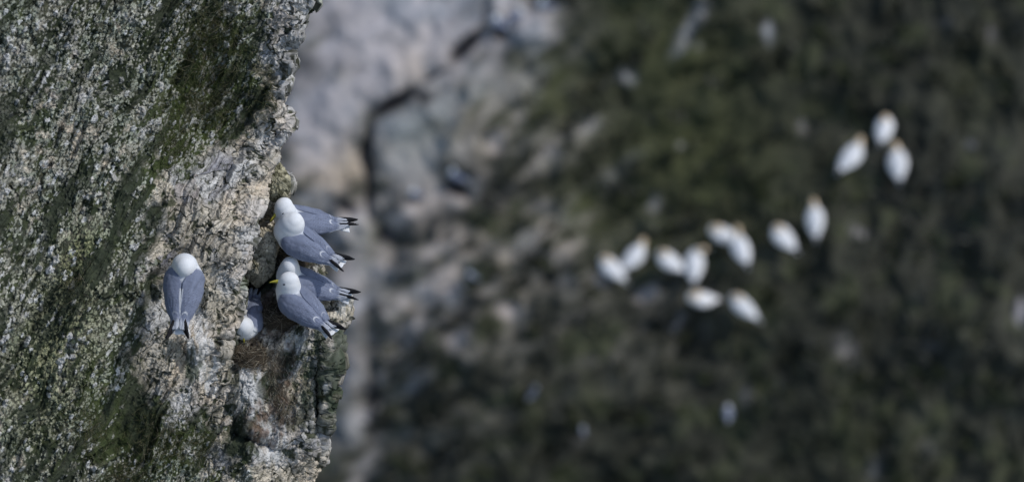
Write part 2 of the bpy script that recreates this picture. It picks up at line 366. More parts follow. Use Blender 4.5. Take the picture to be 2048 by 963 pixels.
# ------------------------------------------------------------------ boulders wedged in the gully
def boulder(px, py, w, rx, ry, rz, seed, col, label, moss=0.4):
    n = 150
    th = np.linspace(0, PI, n)[:, None]; ph = np.linspace(0, 2 * PI, 2 * n)[None]
    D = np.stack([np.sin(th) * np.cos(ph), np.sin(th) * np.sin(ph), np.cos(th) + 0 * ph], -1)
    rg = np.random.default_rng(seed)
    R = np.full(D.shape[:2], 1.0)
    for k in range(26):                                   # cut flat facets
        d = rg.normal(size=3); d /= np.linalg.norm(d); R = np.minimum(R, rg.uniform(0.72, 0.98) / np.maximum(D @ d, 0.05))
    u = np.arctan2(D[..., 1], D[..., 0]) * 60; v = th * 60 + 0 * ph
    u = D[..., 0] * 70; v = (D[..., 2] * CT + D[..., 1] * ST) * 70 + 40 * np.sign(D @ FWD)
    f1, f2, r1, r2, dx, dy = worley(u / 20 + seed, v / 20, seed)
    g1, g2, s1, s2, ex, ey = worley(u / 7 + seed, v / 7, seed + 5)
    R = R + 0.05 * (r1 - 0.5) * sst(0, .2, f2 - f1) - 0.07 * (1 - sst(0, 0.12, f2 - f1)) + 0.03 * s1 * sst(0, .2, g2 - g1) + 0.02 * fbm(u / 5, v / 5, seed, 3)
    Q = D * R[..., None] * np.array([rx, ry, rz])
    C = np.ones(Q.shape) * np.array(col) * (0.75 + 0.4 * r2)[..., None]
    mm = sst(0.3, 0.7, moss + 0.5 * fbm(u / 16, v / 16, seed + 9, 5)) 
    C = mixc(C, [0.055, 0.055, 0.028], mm * 0.9); C = mixc(C, [0.04, 0.04, 0.03], 0.8 * (1 - sst(0, 0.10, f2 - f1)))
    o = mesh_obj('boulder', Q.reshape(-1, 3), grid_faces(*Q.shape[:2]), MAT_ROCK, C.reshape(-1, 3), smooth=False)
    o.location = Vector(P(px, py, w)); o.rotation_euler = (rg.uniform(-.2, .2), rg.uniform(-.2, .2), rg.uniform(-.3, .3))
    return tag(o, label, 'rock')
boulder(529, 490, 20.12, 0.078, 0.08, 0.080, 5, (0.50, 0.45, 0.35), 'cream cracked boulder jutting out just left of the upper pair of gulls', 0.12)
boulder(519, 530, 20.15, 0.085, 0.09, 0.105, 8, (0.48, 0.43, 0.32), 'olive mossy boulder in the gully under the cream cracked boulder', 0.30)
boulder(555, 362, 20.14, 0.060, 0.08, 0.100, 12, (0.42, 0.39, 0.27), 'dark mossy block sticking out of the edge above the upper pair of gulls', 0.45)

# ------------------------------------------------------------------ birds
def loft(sts, n=28):
    """closed tube through stations (x, zc, ry, rz)"""
    V = []; F = []
    for (x, zc, ry, rz) in sts:
        for k in range(n):
            a = 2 * PI * k / n; V.append((x, ry * math.sin(a), zc + rz * math.cos(a)))
    m = len(sts)
    for i in range(m - 1):
        for k in range(n): F.append((i * n + k, i * n + (k + 1) % n, (i + 1) * n + (k + 1) % n, (i + 1) * n + k))
    F.append(tuple(range(n))[::-1]); F.append(tuple((m - 1) * n + k for k in range(n)))
    return V, F

def ball(c, r, n=20, sc=(1, 1, 1), dirv=None):
    V = []; F = []
    rot = Vector(dirv).to_track_quat('X', 'Z').to_matrix() if dirv is not None else Matrix.Identity(3)
    for i in range(n + 1):
        for k in range(n * 2):
            a = PI * i / n; b = PI * k / n
            v = rot @ Vector((r * sc[0] * math.sin(a) * math.cos(b), r * sc[1] * math.sin(a) * math.sin(b), r * sc[2] * math.cos(a)))
            V.append((c[0] + v.x, c[1] + v.y, c[2] + v.z))
    for i in range(n):
        for k in range(n * 2):
            F.append((i * 2 * n + k, i * 2 * n + (k + 1) % (2 * n), (i + 1) * 2 * n + (k + 1) % (2 * n), (i + 1) * 2 * n + k))
    return V, F

def fuse(parts, voxel, smooth_it=6):
    V = []; F = []
    for v, f in parts:
        b = len(V); V += [tuple(p) for p in v]; F += [tuple(i + b for i in q) for q in f]
    me = bpy.data.meshes.new('tmp'); me.from_pydata(V, [], F)
    o = bpy.data.objects.new('tmp', me); COL.objects.link(o)
    r = o.modifiers.new('r', 'REMESH'); r.mode = 'VOXEL'; r.voxel_size = voxel
    s = o.modifiers.new('s', 'SMOOTH'); s.iterations = smooth_it; s.factor = 0.6
    dg = bpy.context.evaluated_depsgraph_get(); dg.update()
    m2 = bpy.data.meshes.new_from_object(o.evaluated_get(dg))
    co = np.empty(len(m2.vertices) * 3, np.float32); m2.vertices.foreach_get('co', co); co = co.reshape(-1, 3)
    F2 = [tuple(p.vertices) for p in m2.polygons]
    bpy.data.objects.remove(o); bpy.data.meshes.remove(me); bpy.data.meshes.remove(m2)
    return co, F2

def cone_bill(base, d, up, L, r0, hook=0.25, n=12, segs=10):
    d = Vector(d).normalized(); side = d.cross(Vector(up)).normalized(); u2 = side.cross(d).normalized()
    V = []; F = []
    for i in range(segs + 1):
        t = i / segs; c = Vector(base) + d * (L * t) - u2 * (hook * L * t * t * t * 0.6)
        rr = r0 * (1 - t) ** 0.75 + 0.0006
        for k in range(n):
            a = 2 * PI * k / n; V.append(c + side * (rr * 0.72 * math.cos(a)) + u2 * (rr * math.sin(a)))
    for i in range(segs):
        for k in range(n): F.append((i * n + k, i * n + (k + 1) % n, (i + 1) * n + (k + 1) % n, (i + 1) * n + k))
    F.append(tuple(range(n))[::-1]); F.append(tuple(segs * n + k for k in range(n)))
    return V, F

WHITE = np.array([0.75, 0.77, 0.79]); GREY = np.array([0.172, 0.198, 0.275]); BLACK = np.array([0.012, 0.012, 0.014])
KB = [(-0.150, 0.052, 0.012, 0.006), (-0.135, 0.054, 0.022, 0.012), (-0.105, 0.056, 0.037, 0.026), (-0.06, 0.058, 0.052, 0.043), (-0.01, 0.059, 0.062, 0.054), (0.04, 0.063, 0.063, 0.058),
      (0.08, 0.072, 0.053, 0.052), (0.108, 0.080, 0.036, 0.038), (0.122, 0.084, 0.015, 0.018)]

def kittiwake(label, cat, group, head=(0.088, 0, 0.145), look=(0.9, 0, -0.25), tucked=False, heading=0, pitch=14, roll=0, px=(0, 0), w=20, spread=16, tip_up=(0.004, 0.012), seed=1, groove=0.0, scale=1.09, wf=0.088, neck=0.0, name='kittiwake'):
    rg = random.Random(seed)
    root = bpy.data.objects.new(name, None); COL.objects.link(root); root.empty_display_size = 0.05
    tag(root, label, cat, group)
    H = Vector(head); f = Vector(look).normalized()
    nb = Vector((0.075, 0, 0.095))
    parts = [loft([(a, b, c * 1.08, d) for a, b, c, d in KB]),
             ball(tuple(nb), 0.050 + neck), ball(tuple(nb.lerp(H, 0.35)), 0.047 + neck), ball(tuple(nb.lerp(H, 0.7)), 0.042 + neck), ball(tuple(H), 0.0380 + neck * 0.3, sc=(1.06, 0.95, 0.97), dirv=f),
             ball(tuple(H + f * 0.017), 0.0255), ball(tuple(H + f * 0.030 + Vector((0, 0, -0.003))), 0.0150, sc=(1.2, 0.9, 0.9), dirv=f)]
    V, F = fuse(parts, 0.0028, 16)
    x, y, z = V.T
    d_head = np.linalg.norm(V - np.array(H), axis=1)
    top = sst(0.045, 0.075, z) * sst(-0.125, -0.10, x) * (1 - sst(wf - 0.056, wf - 0.022, x)) * (1 - sst(0.112, 0.124, z))
    top = top * sst(0.040, 0.052, d_head + 0.004 * vnoise(x * 200, y * 200 + z * 130, 5))
    C = mixc(np.ones((len(V), 3)) * WHITE, GREY, top)
    C = mixc(C, [0.62, 0.66, 0.72], 0.6 * blob(d_head * 1000, x * 0, 52, 0, 9, 1) * (z > 0.09))       # soft grey collar of the nape
    mesh_obj('body', V, F, MAT_BIRD, C, root)
    # tail fan
    n = 14; tv = []; tf = []
    for i in range(n + 1):
        t = i / n
        for j in range(9):
            s = j / 8 * 2 - 1
            wd = 0.020 + 0.020 * t
            tv.append((-0.11 - 0.080 * t + 0.006 * t * abs(s) - 0.002 * ((j * 7) % 3) * (t > 0.9), s * wd, 0.055 + 0.006 * (1 - s * s) - 0.006 * t))
    for i in range(n):
        for j in range(8): tf.append((i * 9 + j, i * 9 + j + 1, (i + 1) * 9 + j + 1, (i + 1) * 9 + j))
    to = mesh_obj('tail', np.array(tv), tf, MAT_BIRD, WHITE * 0.97, root)
    sm = to.modifiers.new('t', 'SOLIDIFY'); sm.thickness = 0.003
    # folded wings
    xs = np.linspace(0.088, -0.172, 90); cres_side = rg.choice([1, -1]); cx0 = rg.uniform(-0.01, 0.012)
    kb = np.array(KB)[:, :]
    def sec(xx):
        return np.interp(xx, kb[:, 0], kb[:, 1]), np.maximum(np.interp(xx, kb[:, 0], kb[:, 2]) * 1.08, 0.026), np.maximum(np.interp(xx, kb[:, 0], kb[:, 3]), 0.017)
    for sd in (1, -1):
        nt = 44; VV = np.zeros((len(xs), nt, 3)); CC = np.zeros((len(xs), nt, 3))
        ftop = np.interp(xs, [-0.172, -0.14, -0.10, 0.0, 0.045, 0.07, 0.088], [10, 0, 0, 2, 14, 34, 60])
        fbot = np.interp(xs, [-0.172, -0.160, -0.13, -0.08, -0.03, 0.03, 0.06, 0.078, 0.088], [48, 70, 92, 104, 110, 106, 98, 84, 66])
        for i, xx in enumerate(xs):
            xr = wf + (xx - 0.088) * (wf + 0.172) / 0.260
            zc, ry, rz = sec(xr)
            t = np.linspace(0, 1, nt); ph = np.radians(ftop[i] + (fbot[i] - ftop[i]) * t)
            g = 1 + 0 * t
            # overlapping rows of feathers: a saw-tooth step along the wing, scalloped across
            sc1 = (xx * 60 + 0.35 * np.abs(np.sin(t * PI * 7 + sd)) + t * 0.9)
            saw = 1 - (sc1 % 1)
            sc2 = (t * 9 + xx * 22) % 1
            off = 0.0050 + 0.0006 * saw * (1 - sst(0.02, 0.06, xx)) + 0.0010 * sc2 * (xx < -0.06) + 0.0015 * np.sin(t * PI)
            off = off + 0.0022 * fbm(t * 5 + seed, np.full(nt, xx * 32 + sd), 23, 3)
            off = off - (0.0062 - 0.004 * groove) * (1 - sst(0.0, 0.22, t)) * (1 if xx > -0.13 else 0.3)
            edge = 1 - t; off = off - 0.0045 * (1 - sst(0, 0.10, edge)) * (xx > -0.10)
            off = off * (0.15 + 0.85 * sst(0.088, 0.06, np.array(xx)) if xx > 0.06 else 1)
            VV[i, :, 0] = xr - 0.010 * np.abs(np.sin(t * PI * 4)) * (xx < -0.155) - 0.012 * t * (xx < -0.1) * 0
            VV[i, :, 1] = sd * (ry + off) * np.sin(ph); VV[i, :, 2] = zc + (rz + off) * np.cos(ph) + 0.004 * (xx < -0.12) * 0
            c = np.ones((nt, 3)) * GREY
            c = c * (0.985 + 0.03 * saw)[:, None] * (0.88 + 0.24 * (fbm(t * 13 + seed, np.full(nt, xx * 14), 17 + sd, 3) * 0.5 + 0.5))[:, None] * (1 + (-0.34 * ((t * 7 + xx * 16) % 1 > 0.90) + 0.22 * ((t * 7 + xx * 16) % 1 < 0.10)) * (xx < -0.02) - 0.16 * np.exp(-((t - 0.34 - 2.2 * (xx + 0.02) ** 1) / 0.03) ** 2) * (xx > -0.09))[:, None]
            # white crescents on the ends of the tertials and the white hind edge of the arm
            q = xx + 0.100 + cx0 + 0.045 * (t - 0.28) ** 2 * 9 
            cres = np.exp(-(q / 0.0024) ** 2) * sst(0.08, 0.16, t) * (1 - sst(0.38, 0.50, t)) * (0.9 if sd == cres_side else 0.35)
            q2 = xx + 0.135 + 0.05 * np.abs(np.sin(t * 5 * PI)) * 0.2
            cres = np.maximum(cres, 0.75 * sst(0.006, -0.006, q2) if False else cres)
            rear = sst(0.0, 1.0, (-0.138 - xx + 0.012 * np.abs(np.sin(t * 11))) / 0.022) * 0.42
            low = sst(0.93, 0.98, t) * (xx < 0.03) * 0.7
            inner = (1 - sst(0.02, 0.06, t)) * (xx < -0.02) * 0.7 * groove
            c = mixc(c, WHITE, np.clip(np.maximum.reduce([cres, rear, low, inner]), 0, 1))
            c = mixc(c, WHITE, np.full(nt, float(np.clip((xx - 0.070) / 0.016, 0, 1))))
            CC[i] = c
        fc = grid_faces(len(xs), nt)
        if sd < 0: fc = fc[:, ::-1]
        wo = mesh_obj('wing', VV.reshape(-1, 3), fc, MAT_BIRD, CC.reshape(-1, 3), root)
        s2 = wo.modifiers.new('t', 'SOLIDIFY'); s2.thickness = 0.004; s2.offset = -1
        # the black primaries: a stack of three slim blades
        pv = []; pf = []; pc = []
        for b in range(3):
            ang = math.radians(sd * spread * (0.85 + 0.05 * b) * -1); L = 0.094 - 0.010 * b; m = 18
            base = Vector((-0.132, sd * 0.009, 0.066 + 0.0035 * b))
            dirv = Vector((-math.cos(ang), -math.sin(ang) * -1 * -1, 0)); dirv = Vector((-math.cos(ang), math.sin(-ang) * 1.0 * 1, tip_up[0 if sd > 0 else 1] * 8)).normalized()
            side = Vector((0, 1, 0.35 * sd)).normalized()
            k0 = len(pv)
            for i in range(m + 1):
                t = i / m; wd = (0.0150 - 0.001 * b) * (1 - 0.55 * t) * math.sqrt(max(0.0, 1 - t ** 5)) + 0.0008
                for j in (-1, -0.4, 0.3, 1):
                    p = base + dirv * (L * t) + side * (wd * j) + Vector((0, 0, 0.0025 * (1 - j * j)))
                    pv.append(p)
                    bl = sst(0.12, 0.20, np.array(t + 0.06 * j * (1 if b % 2 else -1) + 0.03 * b))
                    cc = GREY * (1 - bl) + BLACK * bl
                    if b == 0 and (abs(t - 0.34) < 0.03 or abs(t - 0.62) < 0.03) and j == -0.4: cc = WHITE
                    pc.append(cc)
            for i in range(m):
                for j in range(3): pf.append((k0 + i * 4 + j, k0 + i * 4 + j + 1, k0 + (i + 1) * 4 + j + 1, k0 + (i + 1) * 4 + j))
        po = mesh_obj('wing_tip', np.array(pv), pf, MAT_BIRD, np.array(pc), root)
        s3 = po.modifiers.new('t', 'SOLIDIFY'); s3.thickness = 0.0022
    # bill and eyes
    bb = H + f * 0.034 + Vector((0, 0, -0.003))
    bv, bf = cone_bill(bb, f, (0, 0, 1), 0.046, 0.0100)
    mesh_obj('beak', np.array(bv), bf, MAT_BEAK, (0.50, 0.44, 0.06), root)
    side = f.cross(Vector((0, 0, 1))).normalized(); u2 = side.cross(f).normalized()
    for s in (1, -1):
        e = H + f * 0.0200 + side * (s * (0.0262 if tucked and groove else 0.0305)) + u2 * 0.0085
        ev, ef = ball(tuple(e), 0.0056, 8, sc=(1.35, 0.55, 0.62), dirv=f)
        mesh_obj('eye', np.array(ev), ef, MAT_EYE, (0.01, 0.009, 0.009), root)
    # legs folded underneath
    for s in (1, -1):
        lv, lf = cone_bill((0.012, s * 0.024, 0.022), (0.1, 0, -1), (1, 0, 0), 0.032, 0.0045, hook=0)
        k0 = len(lv)
        for dy in (-0.014, 0, 0.014):
            v2, f2 = cone_bill((0.008, s * 0.024, -0.006), (1, dy / 0.04, -0.05), (0, 0, 1), 0.036, 0.0028, hook=0)
            k0 = len(lv); lv = list(lv) + list(v2); lf = list(lf) + [tuple(i + k0 for i in q) for q in f2]
        mesh_obj('leg', np.array(lv), lf, MAT_EYE, (0.03, 0.028, 0.025), root)
    # place: head exactly where the photo has it
    R = Matrix.Rotation(math.radians(heading + 90), 3, 'Z') @ Matrix.Rotation(math.radians(-pitch), 3, 'Y') @ Matrix.Rotation(math.radians(roll), 3, 'X')
    root.rotation_euler = R.to_euler(); root.scale = (scale,) * 3
    loc = Vector(P(px[0], px[1], w)) - R @ (H * scale)
    root.location = loc
    print('BIRD', label[:30], [round(float(v), 2) for v in toPx(np.array(loc))])
    return root

G2 = 'kittiwakes resting on the near cliff'
birdA = kittiwake('grey gull with yellow bill bowed to the rock, rear one of the upper pair', 'gull', G2,
          head=(0.090, 0, 0.140), look=(0.72, 0.42, -0.60), heading=98, pitch=8, px=(567, 413), w=20.08, seed=1, spread=3)
birdB = kittiwake('grey gull with bill tucked behind, front one of the upper pair over the ledge', 'gull', G2,
          head=(0.058, -0.004, 0.152), look=(0.25, -1.0, -0.25), heading=60, pitch=8, px=(587, 443), w=19.98, seed=2, spread=24, neck=0.010, wf=0.078)
birdC = kittiwake('grey gull showing only the back of its head, rear one of the lower pair', 'gull', G2,
          head=(0.074, 0.0, 0.148), look=(0.1, -1.0, -0.2), heading=80, pitch=8, px=(580, 531), w=20.02, seed=3, spread=9)
birdD = kittiwake('grey gull with yellow bill pointing left, front one of the lower pair', 'gull', G2,
          neck=0.003, wf=0.080, head=(0.078, 0.0, 0.148), look=(0.62, 0.72, -0.02), heading=46, pitch=8, px=(578, 561), w=19.94, seed=4, spread=22)
birdE = kittiwake('lone grey gull asleep on the open rock face, head laid on its back', 'gull', G2,
          head=(0.056, -0.004, 0.124), look=(-0.86, 0.02, -0.42), tucked=True, heading=-4, pitch=24, px=(369, 534), w=19.44, seed=5, spread=24, groove=1.0, scale=1.14, wf=0.070)
birdF = kittiwake('grey gull facing down into the straw nest, half hidden by the rock edge', 'gull', G2,
          head=(0.088, 0, 0.118), look=(0.55, 0.1, -0.82), heading=172, pitch=-10, px=(486, 652), w=19.99, seed=6, spread=16, scale=0.97)

# ------------------------------------------------------------------ nests and grass
def blades(n, place, length, width, col, bend=0.4, seed=0):
    """thin curved strips of straw; place(i) -> (point, direction)"""
    rg = np.random.default_rng(seed); V = []; F = []; C = []
    for i in range(n):
        p, d = place(rg); p = np.array(p, float); d = np.array(d, float); d /= np.linalg.norm(d)
        L = length * rg.uniform(0.5, 1.5); wv = width * rg.uniform(0.6, 1.4)
        s = np.cross(d, rg.normal(size=3)); s /= np.linalg.norm(s); b = np.cross(s, d) * rg.uniform(-1, 1) * bend + rg.normal(size=3) * 0.12
        cc = np.array(col[rg.integers(len(col))]) * rg.uniform(0.7, 1.3); k0 = len(V); m = 5
        for j in range(m + 1):
            t = j / m; q = p + d * L * t + b * L * t * t
            ww = wv * (1 - 0.7 * t)
            s2 = np.cross(d, s)
            for a in range(3):
                an = 2 * PI * a / 3; V.append(q + (s * math.cos(an) + s2 * math.sin(an)) * ww); C.append(cc)
        for j in range(m):
            for a in range(3): F.append((k0 + j * 3 + a, k0 + j * 3 + (a + 1) % 3, k0 + (j + 1) * 3 + (a + 1) % 3, k0 + (j + 1) * 3 + a))
    return np.array(V), np.array(F), np.array(C)

def surf(G, x, y):
    """nearest surface point of a rock sheet to the photo pixel (x, y)"""
    ys, A, Q, ex = G
    j = int(np.argmin(np.abs(ys - y))); i = int(np.argmin(np.abs(ex[j] + A - x)))
    return Q[j, i]

STRAWC = [(0.24, 0.20, 0.14), (0.15, 0.12, 0.085), (0.08, 0.062, 0.045), (0.40, 0.36, 0.28), (0.12, 0.095, 0.07), (0.06, 0.05, 0.035)]
def nest(cx, cy, w, rx, ry, h, n, label, seed):
    root = bpy.data.objects.new('nest', None); COL.objects.link(root); c = Vector(P(cx, cy, w)); root.location = c
    tag(root, label, 'nest', 'straw nests on the ledges')
    # mud cup
    nr, nc = 30, 60; V = np.zeros((nr, nc, 3)); 
    for i in range(nr):
        t = i / (nr - 1)
        for k in range(nc):
            a = 2 * PI * k / (nc - 1); rr = 1.12 * t if t < 0.6 else 1.12 * 0.6 + (t - 0.6) * 1.1
            rr = t * 1.1
            z = h * (0.35 + 0.65 * math.sin(min(t / 0.7, 1) * PI / 2) ** 3) if t < 0.7 else h * (1 - ((t - 0.7) / 0.3) ** 1.5 * 2.2)
            V[i, k] = (rx * rr * math.cos(a), ry * rr * math.sin(a), z)
    V += (RNG.random(V.shape) - 0.5) * 0.006; V[:, -1] = V[:, 0]
    mesh_obj('mud_cup', V.reshape(-1, 3), grid_faces(nr, nc)[:, ::-1], MAT_ROCK, (0.055, 0.043, 0.030), root)
    def place(rg):
        a = rg.uniform(0, 2 * PI); t = math.sqrt(rg.uniform(0.08, 1.25)); t *= 1.1; p = np.array([rx * t * math.cos(a), ry * t * math.sin(a), h * (1.0 if t < 0.85 else 1 - (t - 0.85) * 7) + rg.uniform(-0.012, 0.014)])
        d = np.array([-math.sin(a), math.cos(a), rg.uniform(-0.2, 0.15)]) * rg.choice([-1, 1]) + rg.normal(size=3) * np.array([0.6, 0.6, 0.35])
        return p, d
    V, F, C = blades(n, place, 0.05, 0.0008, STRAWC, 0.35, seed)
    mesh_obj('straw', V, F, MAT_STRAW, C, root)
    return root
nest(499, 700, 20.02, 0.075, 0.08, 0.022, 1100, 'shaggy brown straw nest below the gull in the gully', 3)
nest(566, 628, 20.10, 0.11, 0.075, 0.02, 700, 'dark flattened straw nest under the lower pair of gulls', 4)
nest(585, 512, 20.15, 0.07, 0.06, 0.02, 350, 'thin straw nest under the upper pair of gulls', 5)

def hang(rg):                                    # dead grass trailing down the buttress from the nests
    t = rg.uniform(0, 1); x = 545 + 25 * t + rg.normal() * (13 + 5 * t); y = 690 + 150 * t + rg.normal() * 8
    p = surf(G_BUT, x, y) - FWD * 0.004
    return p, -UP * 1.0 + RIGHT * rg.normal() * 0.8 - FWD * rg.uniform(0, 0.4) * 1.0
V, F, C = blades(700, hang, 0.042, 0.0007, STRAWC, 0.3, 8)
tag(mesh_obj('dead_grass', V, F, MAT_STRAW, C), 'dead brown grass trailing down the buttress below the nests', 'dry grass', kind='stuff')

SPOTS = [(415, 130, 70, 110, 26), (430, 60, 60, 50, 10), (350, 290, 30, 45, 8), (400, 220, 60, 40, 10), (320, 880, 60, 60, 14), (180, 850, 40, 60, 8), (410, 890, 40, 40, 7), (250, 950, 40, 25, 6), (150, 560, 25, 60, 3), (540, 190, 12, 60, 3)]
wts = np.array([s[4] for s in SPOTS], float); wts /= wts.sum()
def turf(rg):
    s = SPOTS[rg.choice(len(SPOTS), p=wts)]; x = s[0] + rg.normal() * s[2] * 0.6; y = s[1] + rg.normal() * s[3] * 0.6
    p = surf(G_MAIN, min(x, 545), y)
    return p, UP * rg.uniform(-0.9, 0.7) - FWD * rg.uniform(0.3, 0.8) + RIGHT * rg.normal() * 0.45
GRC = [(0.06, 0.078, 0.024), (0.045, 0.060, 0.020), (0.085, 0.092, 0.035), (0.14, 0.13, 0.07), (0.22, 0.20, 0.14), (0.05, 0.065, 0.03)]
V, F, C = blades(9000, turf, 0.036, 0.0008, GRC, 0.5, 9)
tag(mesh_obj('grass', V, F, MAT_STRAW, C), 'short green and straw coloured grass growing in patches on the rock face', 'grass', kind='stuff')

# ------------------------------------------------------------------ the far slope
FX = uneven(520, 2100, 5, -900, 3300, 60); FY = uneven(-60, 1020, 5, -900, 1900, 60)
CH = [  # pale rock showing: (x, y, rx, ry, angle, strength)
    (800, 60, 260, 200, 0, 1.0), (640, 250, 110, 190, 0, 1.0), (960, 20, 150, 110, -30, 0.8), (1060, 60, 80, 60, -45, 0.8),
    (705, 640, 62, 360, 0, 0.62), (700, 450, 60, 60, 0, 0.9), (860, 400, 140, 60, -30, 0.75), (900, 300, 120, 90, -40, 0.55), (820, 300, 90, 120, 0, 0.9), (880, 210, 90, 60, -35, 0.75), (760, 560, 60, 160, 0, 0.5), (1090, 310, 32, 70, 35, 0.5),
    (1170, 250, 45, 25, -45, 0.45), (1385, 45, 16, 75, 30, 0.85), (1255, 155, 22, 26, -30, 0.75), (1535, 65, 13, 24, 0, 1.0), (1400, 97, 12, 12, 0, 0.55),
    (990, 285, 20, 32, 20, 0.95), (1035, 235, 20, 40, 20, 0.4), (1000, 520, 60, 30, -20, 0.35), (1130, 510, 60, 26, -35, 0.38), (1010, 620, 28, 18, 0, 0.8), (910, 680, 55, 25, -35, 0.65),
    (1350, 650, 18, 45, 40, 0.75), (1290, 590, 40, 25, -40, 0.45), (1200, 560, 16, 14, 0, 0.6), (1490, 800, 13, 45, 10, 0.33), (1300, 640, 120, 80, 0, 0.22), (870, 540, 110, 120, 0, 0.55), (1080, 470, 150, 70, -25, 0.26), (1130, 600, 120, 80, -20, 0.24), (820, 640, 60, 200, 0, 0.4), (1230, 330, 80, 50, -40, 0.3), (800, 780, 70, 120, 0, 0.22),
    (1310, 420, 16, 34, 0, 0.45), (1720, 470, 30, 16, 50, 0.45), (1860, 690, 25, 15, 0, 0.35), (1690, 690, 35, 40, 0, 0.3), (1850, 880, 90, 60, -25, 0.16), (1750, 930, 30, 50, 20, 0.22), (1605, 255, 12, 20, 0, 0.4),
    (2040, 620, 12, 30, 0, 0.6), (1940, 290, 14, 14, 0, 0.55), (1985, 65, 30, 22, 20, 0.35), (1850, 130, 14, 25, 0, 0.35), (1150, 880, 60, 30, -30, 0.18), (1050, 420, 60, 25, -20, 0.5), (1360, 290, 8, 8, 0, 0.7), (1890, 45, 30, 14, 10, 0.3)]
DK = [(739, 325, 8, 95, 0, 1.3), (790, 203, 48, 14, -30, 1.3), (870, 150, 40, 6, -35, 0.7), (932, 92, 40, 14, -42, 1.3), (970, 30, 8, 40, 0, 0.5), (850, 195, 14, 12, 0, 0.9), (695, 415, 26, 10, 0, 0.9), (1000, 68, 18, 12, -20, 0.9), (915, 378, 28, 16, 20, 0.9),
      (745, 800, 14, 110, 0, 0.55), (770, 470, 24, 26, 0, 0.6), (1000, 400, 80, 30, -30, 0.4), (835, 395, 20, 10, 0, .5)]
CREAM = [(1020, 500, 260, 240, 0, 0.6), (1000, 250, 150, 120, 0, 0.5), (700, 350, 60, 60, 0, 1.0), (640, 380, 70, 60, 0, 0.9), (850, 420, 40, 20, 0, 0.5), (820, 130, 40, 60, 0, 0.4), (560, 300, 40, 40, 0, 0.5)]
GRN = [(1090, 180, 80, 90, 20, 1.0), (1230, 400, 120, 100, 0, 0.8), (1380, 300, 210, 190, 20, 0.85), (1350, 120, 190, 170, 0, 0.75), (900, 740, 30, 25, 0, 0.6), (1180, 800, 40, 40, 0, 0.5), (1600, 380, 60, 160, 0, 0.3), (850, 270, 130, 80, -30, 0.75), (960, 200, 80, 60, -30, 0.6), (1950, 170, 60, 90, 0, 0.4), (730, 470, 40, 40, 0, 0.6), (1020, 470, 60, 40, 0, 0.3), (1760, 880, 140, 70, 0, 0.4), (1500, 640, 50, 120, 0, 0.3), (700, 850, 40, 120, 0, .35)]
def spots(L, x, y):
    r = 0 * x
    for (cx, cy, rx, ry, a, s) in L: r = np.maximum(r, s * blob(x, y, cx, cy, rx, ry, a))
    return r
def relief(x, y):
    """metres towards the viewer"""
    x, y = warp(x, y, 16, 60, 260); ca, sa = math.cos(math.radians(35)), math.sin(math.radians(35))
    u = x * ca - y * sa; v = x * sa + y * ca                      # streaks leaning to the right
    right = sst(1400, 1800, x)
    st = fbm(u / 95, v / 34, 205, 4) * (1 - right) + fbm((x + 0.35 * y) / 40, (y - 0.2 * x) / 90, 211, 4) * right
    c_ = sst(0.3, 0.8, spots(CH, x, y)); r = (0.36 - 0.26 * c_) * fbm(x / 330, y / 330, 201, 3) + (0.15 - 0.10 * c_) * st + 0.05 * fbm(x / 26, y / 32, 221, 3)
    f1, f2, r1, r2, dx, dy = worley(x / 38, y / 44, 231)
    r = r - spots(DK, x, y) * 0.18 + 0.04 * sst(0.35, 0.8, spots(CH, x, y))
    return r
def far_w(x, y): return 60.0 + (481.5 - y) * 0.0066 * 0.22 - relief(x, y)
XX, YY = np.meshgrid(FX, FY)
Q = P(XX, YY, far_w(XX, YY))
ch = spots(CH, XX, YY); dk = spots(DK, XX, YY); gn = spots(GRN, XX, YY); cr = spots(CREAM, XX, YY)
ca, sa = math.cos(math.radians(35)), math.sin(math.radians(35)); U = XX * ca - YY * sa; Vv = XX * sa + YY * ca
right = sst(1400, 1800, XX)
nz = (fbm(U / 60, Vv / 24, 240, 4) * (1 - right) + fbm((XX + 0.35 * YY) / 30, (YY - 0.2 * XX) / 75, 241, 4) * right)
nz2 = fbm((XX + .5 * YY) / 62, (YY - .4 * XX) / 55, 246, 5)
C = np.ones(XX.shape + (3,)) * np.array([0.042, 0.043, 0.033])
C = mixc(C, [0.074, 0.074, 0.056], sst(0.0, 0.9, nz))
tanb = np.clip(1.15 * blob(XX, YY, 830, 560, 200, 340) + 0.55 * blob(XX, YY, 1100, 520, 220, 220, -20) + 0.5 * blob(XX, YY, 1000, 300, 160, 160) + 0.25 * blob(XX, YY, 1300, 640, 200, 120), 0, 1)
C = mixc(C, [0.20, 0.185, 0.155], tanb * sst(-0.5, 0.5, nz + 0.4 * nz2))
C = mixc(C, [0.062, 0.068, 0.040], sst(0.15, 0.7, nz2))
C = mixc(C, [0.018, 0.019, 0.015], sst(0.15, 0.8, -nz2) * 0.45)
C = mixc(C, [0.055, 0.062, 0.024], gn * 0.95)
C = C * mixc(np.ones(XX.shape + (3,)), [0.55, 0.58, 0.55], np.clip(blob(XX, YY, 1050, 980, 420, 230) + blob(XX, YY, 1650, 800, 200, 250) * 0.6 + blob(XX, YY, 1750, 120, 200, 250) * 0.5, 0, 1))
pale = np.ones(XX.shape + (3,)) * np.array([0.43, 0.405, 0.41]) * (0.97 + 0.15 * nz2)[..., None]
pale = mixc(pale, [0.56, 0.45, 0.34], cr); pale = mixc(pale, [0.30, 0.315, 0.34], sst(0.1, 0.8, fbm(XX / 80, YY / 80, 250, 3)) * 0.8)
pm = sst(0.08, 0.95, ch + 0.30 * nz * sst(0.02, 0.3, ch) * (1 - sst(0.7, 1.0, ch)))
C = mixc(C, pale, pm)
